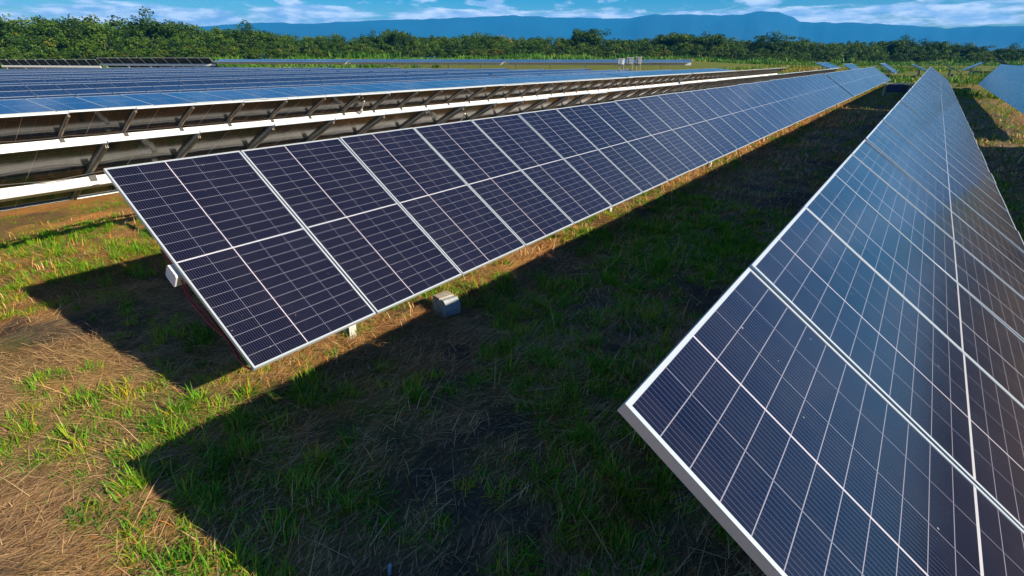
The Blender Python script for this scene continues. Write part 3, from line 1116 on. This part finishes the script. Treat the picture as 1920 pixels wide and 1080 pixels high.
r_ = np.random.default_rng(5)
VAR = [leaf_cloud(r_, 42, 56, .052, (1, 1, 1), lump=.6) for _ in range(6)]
allq, allt, trunks = [], [], MB()
azd = -90.0
i = 0
while azd < 17:
    D0 = float(np.interp(azd, ta, td))
    for row, (dd, hf) in enumerate(((-3, .45), (0, .72), (7, .93), (14, 1.0), (20, 1.0))):
        D = D0 + dd + r_.uniform(-2, 2)
        a = azd + r_.uniform(-.9, .9)
        ht = max(3.0, top_h(a, D)) * hf * r_.uniform(.86, 1.0)
        wdt = max(ht * r_.uniform(.46, .66), 3.0)
        x, y = D * math.sin(R(a)), D * math.cos(R(a))
        z = float(H(x, y, False))
        q, tt = VAR[r_.integers(6)]
        ang = r_.uniform(0, 6.28)
        c, s = math.cos(ang), math.sin(ang)
        Rm = np.array([[c, s, 0], [-s, c, 0], [0, 0, 1]])
        hz = ht * .5
        q2 = (q @ Rm) * np.array([wdt, wdt, hz * .92]) + np.array([x, y, z + hz * 1.02])
        allq.append(q2)
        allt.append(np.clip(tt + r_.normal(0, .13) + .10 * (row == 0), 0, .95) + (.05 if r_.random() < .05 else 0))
        if row < 2 and r_.random() < .5:
            lx, ly = x - 2.2 * math.sin(R(a)), y - 2.2 * math.cos(R(a))
            trunks.tube([(lx, ly, z - .2), (lx + r_.normal(0, .2), ly, z + ht * .4), (lx + r_.normal(0, .5), ly, z + ht * .75)], [.16, .12, .06], 6, 0)
    azd += .95 * 190 / D0
    i += 1
Q, T_ = np.concatenate(allq), np.concatenate(allt)
tm = trunks.mesh('trunks', [M_BARK])
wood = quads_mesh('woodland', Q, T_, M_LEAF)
# trunks of the mass go into the same object
import bmesh
bm = bmesh.new()
bm.from_mesh(wood)
lay = len(bm.faces)
bm.from_mesh(tm)
bm.faces.ensure_lookup_table()
wood.materials.append(M_BARK)
for f in bm.faces[lay:]:
    f.material_index = 1
bm.to_mesh(wood)
bm.free()
tag(link('woodland', wood), 'dense green woodland closing the far side of the solar field', 'woodland', kind='stuff')

# trees that stand out above the mass
TREES = [(-66.3, 3.33, .50, 0, 'tallest wide dark crown above the woodland at the left'),
         (-71.7, 3.0, .45, 0, 'dark rounded crown left of the tallest one'),
         (-75.2, 2.95, .5, 0, 'broad crown at the left edge of the view'),
         (-59.1, 2.85, .50, 0, 'lone rounded dark crown with sky on both sides'),
         (-48.4, 2.2, .40, 0, 'small rounded crown left of a flat-topped tree, before the mountains'),
         (-46.4, 2.45, .50, 1, 'flat-topped spreading tree with a pale gap under its crown, mid left'),
         (-38.5, 2.22, .6, 0, 'wide low crown in the middle of the treeline'),
         (-28.5, 2.55, .62, 1, 'flat umbrella-shaped tree rising above the middle of the treeline'),
         (-20.3, 2.15, .7, 1, 'wide flat dark crown right of the centre of the treeline'),
         (-17.4, 2.05, .6, 1, 'flat crown beside the wide flat one'),
         (-12.2, 2.22, .55, 0, 'tall round dark tree standing above the treeline under the mountain peak'),
         (-9.9, 1.62, .45, 0, 'shorter round tree right of the tall one under the peak'),
         (-2.5, 1.55, .6, 0, 'rounded tree above the tip of the nearest panel row'),
         (-.3, 1.25, .5, 1, 'small tree with see-through crown right of the tip of the nearest row'),
         (2.0, 1.15, .6, 0, 'dark tree above the scattered far tables at the right'),
         (4.3, .95, .6, 0, 'low spreading dark tree at the right edge')]
CROWN = []
for k in range(4):
    q, tt = leaf_cloud(r_, 50, 80, .042, (1, 1, 1), lump=.7)
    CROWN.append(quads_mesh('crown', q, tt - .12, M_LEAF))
UMB = []
for k in range(3):
    q, tt = leaf_cloud(r_, 52, 75, .042, (1, 1, .9), lump=.7, umbrella=True)
    UMB.append(quads_mesh('crown', q, tt - .10, M_LEAF))
for k, (a, e_, wr, kind, lab) in enumerate(TREES):
    D = float(np.interp(a, ta, td)) + 6
    x, y = D * math.sin(R(a)), D * math.cos(R(a))
    z = float(H(x, y, False))
    ht = CAM_H + D * math.tan(R(e_)) - z
    root = link('tree', None, loc=(x, y, z), rot=(0, 0, r_.uniform(0, 6.28)))
    tag(root, lab, 'tree', 'trees rising above the woodland')
    b = MB()
    top = ht * (.72 if kind else .55)
    b.tube([(0, 0, -.3), (.1, .05, top * .4), (.25, -.1, top)], [.32, .24, .12], 8, 0)
    for j in range(6):
        an_ = j * 1.05 + r_.uniform(0, .5)
        z0 = top * r_.uniform(.45, .9)
        b.tube([(.1, 0, z0), (math.cos(an_) * ht * .16, math.sin(an_) * ht * .16, z0 + ht * .12), (math.cos(an_) * ht * .3, math.sin(an_) * ht * .3, z0 + ht * .2)], [.12, .08, .03], 6, 0)
    link('trunk', b.mesh('trunk', [M_BARK]), root)
    if kind:
        c = link('crown', UMB[k % 3], root, (0, 0, ht * .56))
        c.scale = (ht * wr, ht * wr, ht * .50)
    else:
        c = link('crown', CROWN[k % 4], root, (0, 0, ht * .58))
        c.scale = (ht * wr * 1.15, ht * wr * 1.15, ht * .36)

# ------------------------------------------------------------------ haze: air between the camera and the mountains
hm_, ht_, hb_ = mat('haze')
ht_.n.clear()
pv = ht_.node('ShaderNodeVolumePrincipled')
pv.inputs['Color'].default_value = (0.01, 0.40, 1.0, 1)
pv.inputs['Density'].default_value = 0.000135
pv.inputs['Anisotropy'].default_value = 0.0
oo = ht_.node('ShaderNodeOutputMaterial')
ht_.l.new(pv.outputs[0], oo.inputs['Volume'])
b = MB()
zb, zt = -25.0, 560.0
b.box((0, 0, (zb + zt) / 2), (16900, 16900, zt - zb), 0)
tag(link('haze', b.mesh('haze', [hm_])), 'blue air haze over the field and before the mountains', 'haze', kind='stuff')
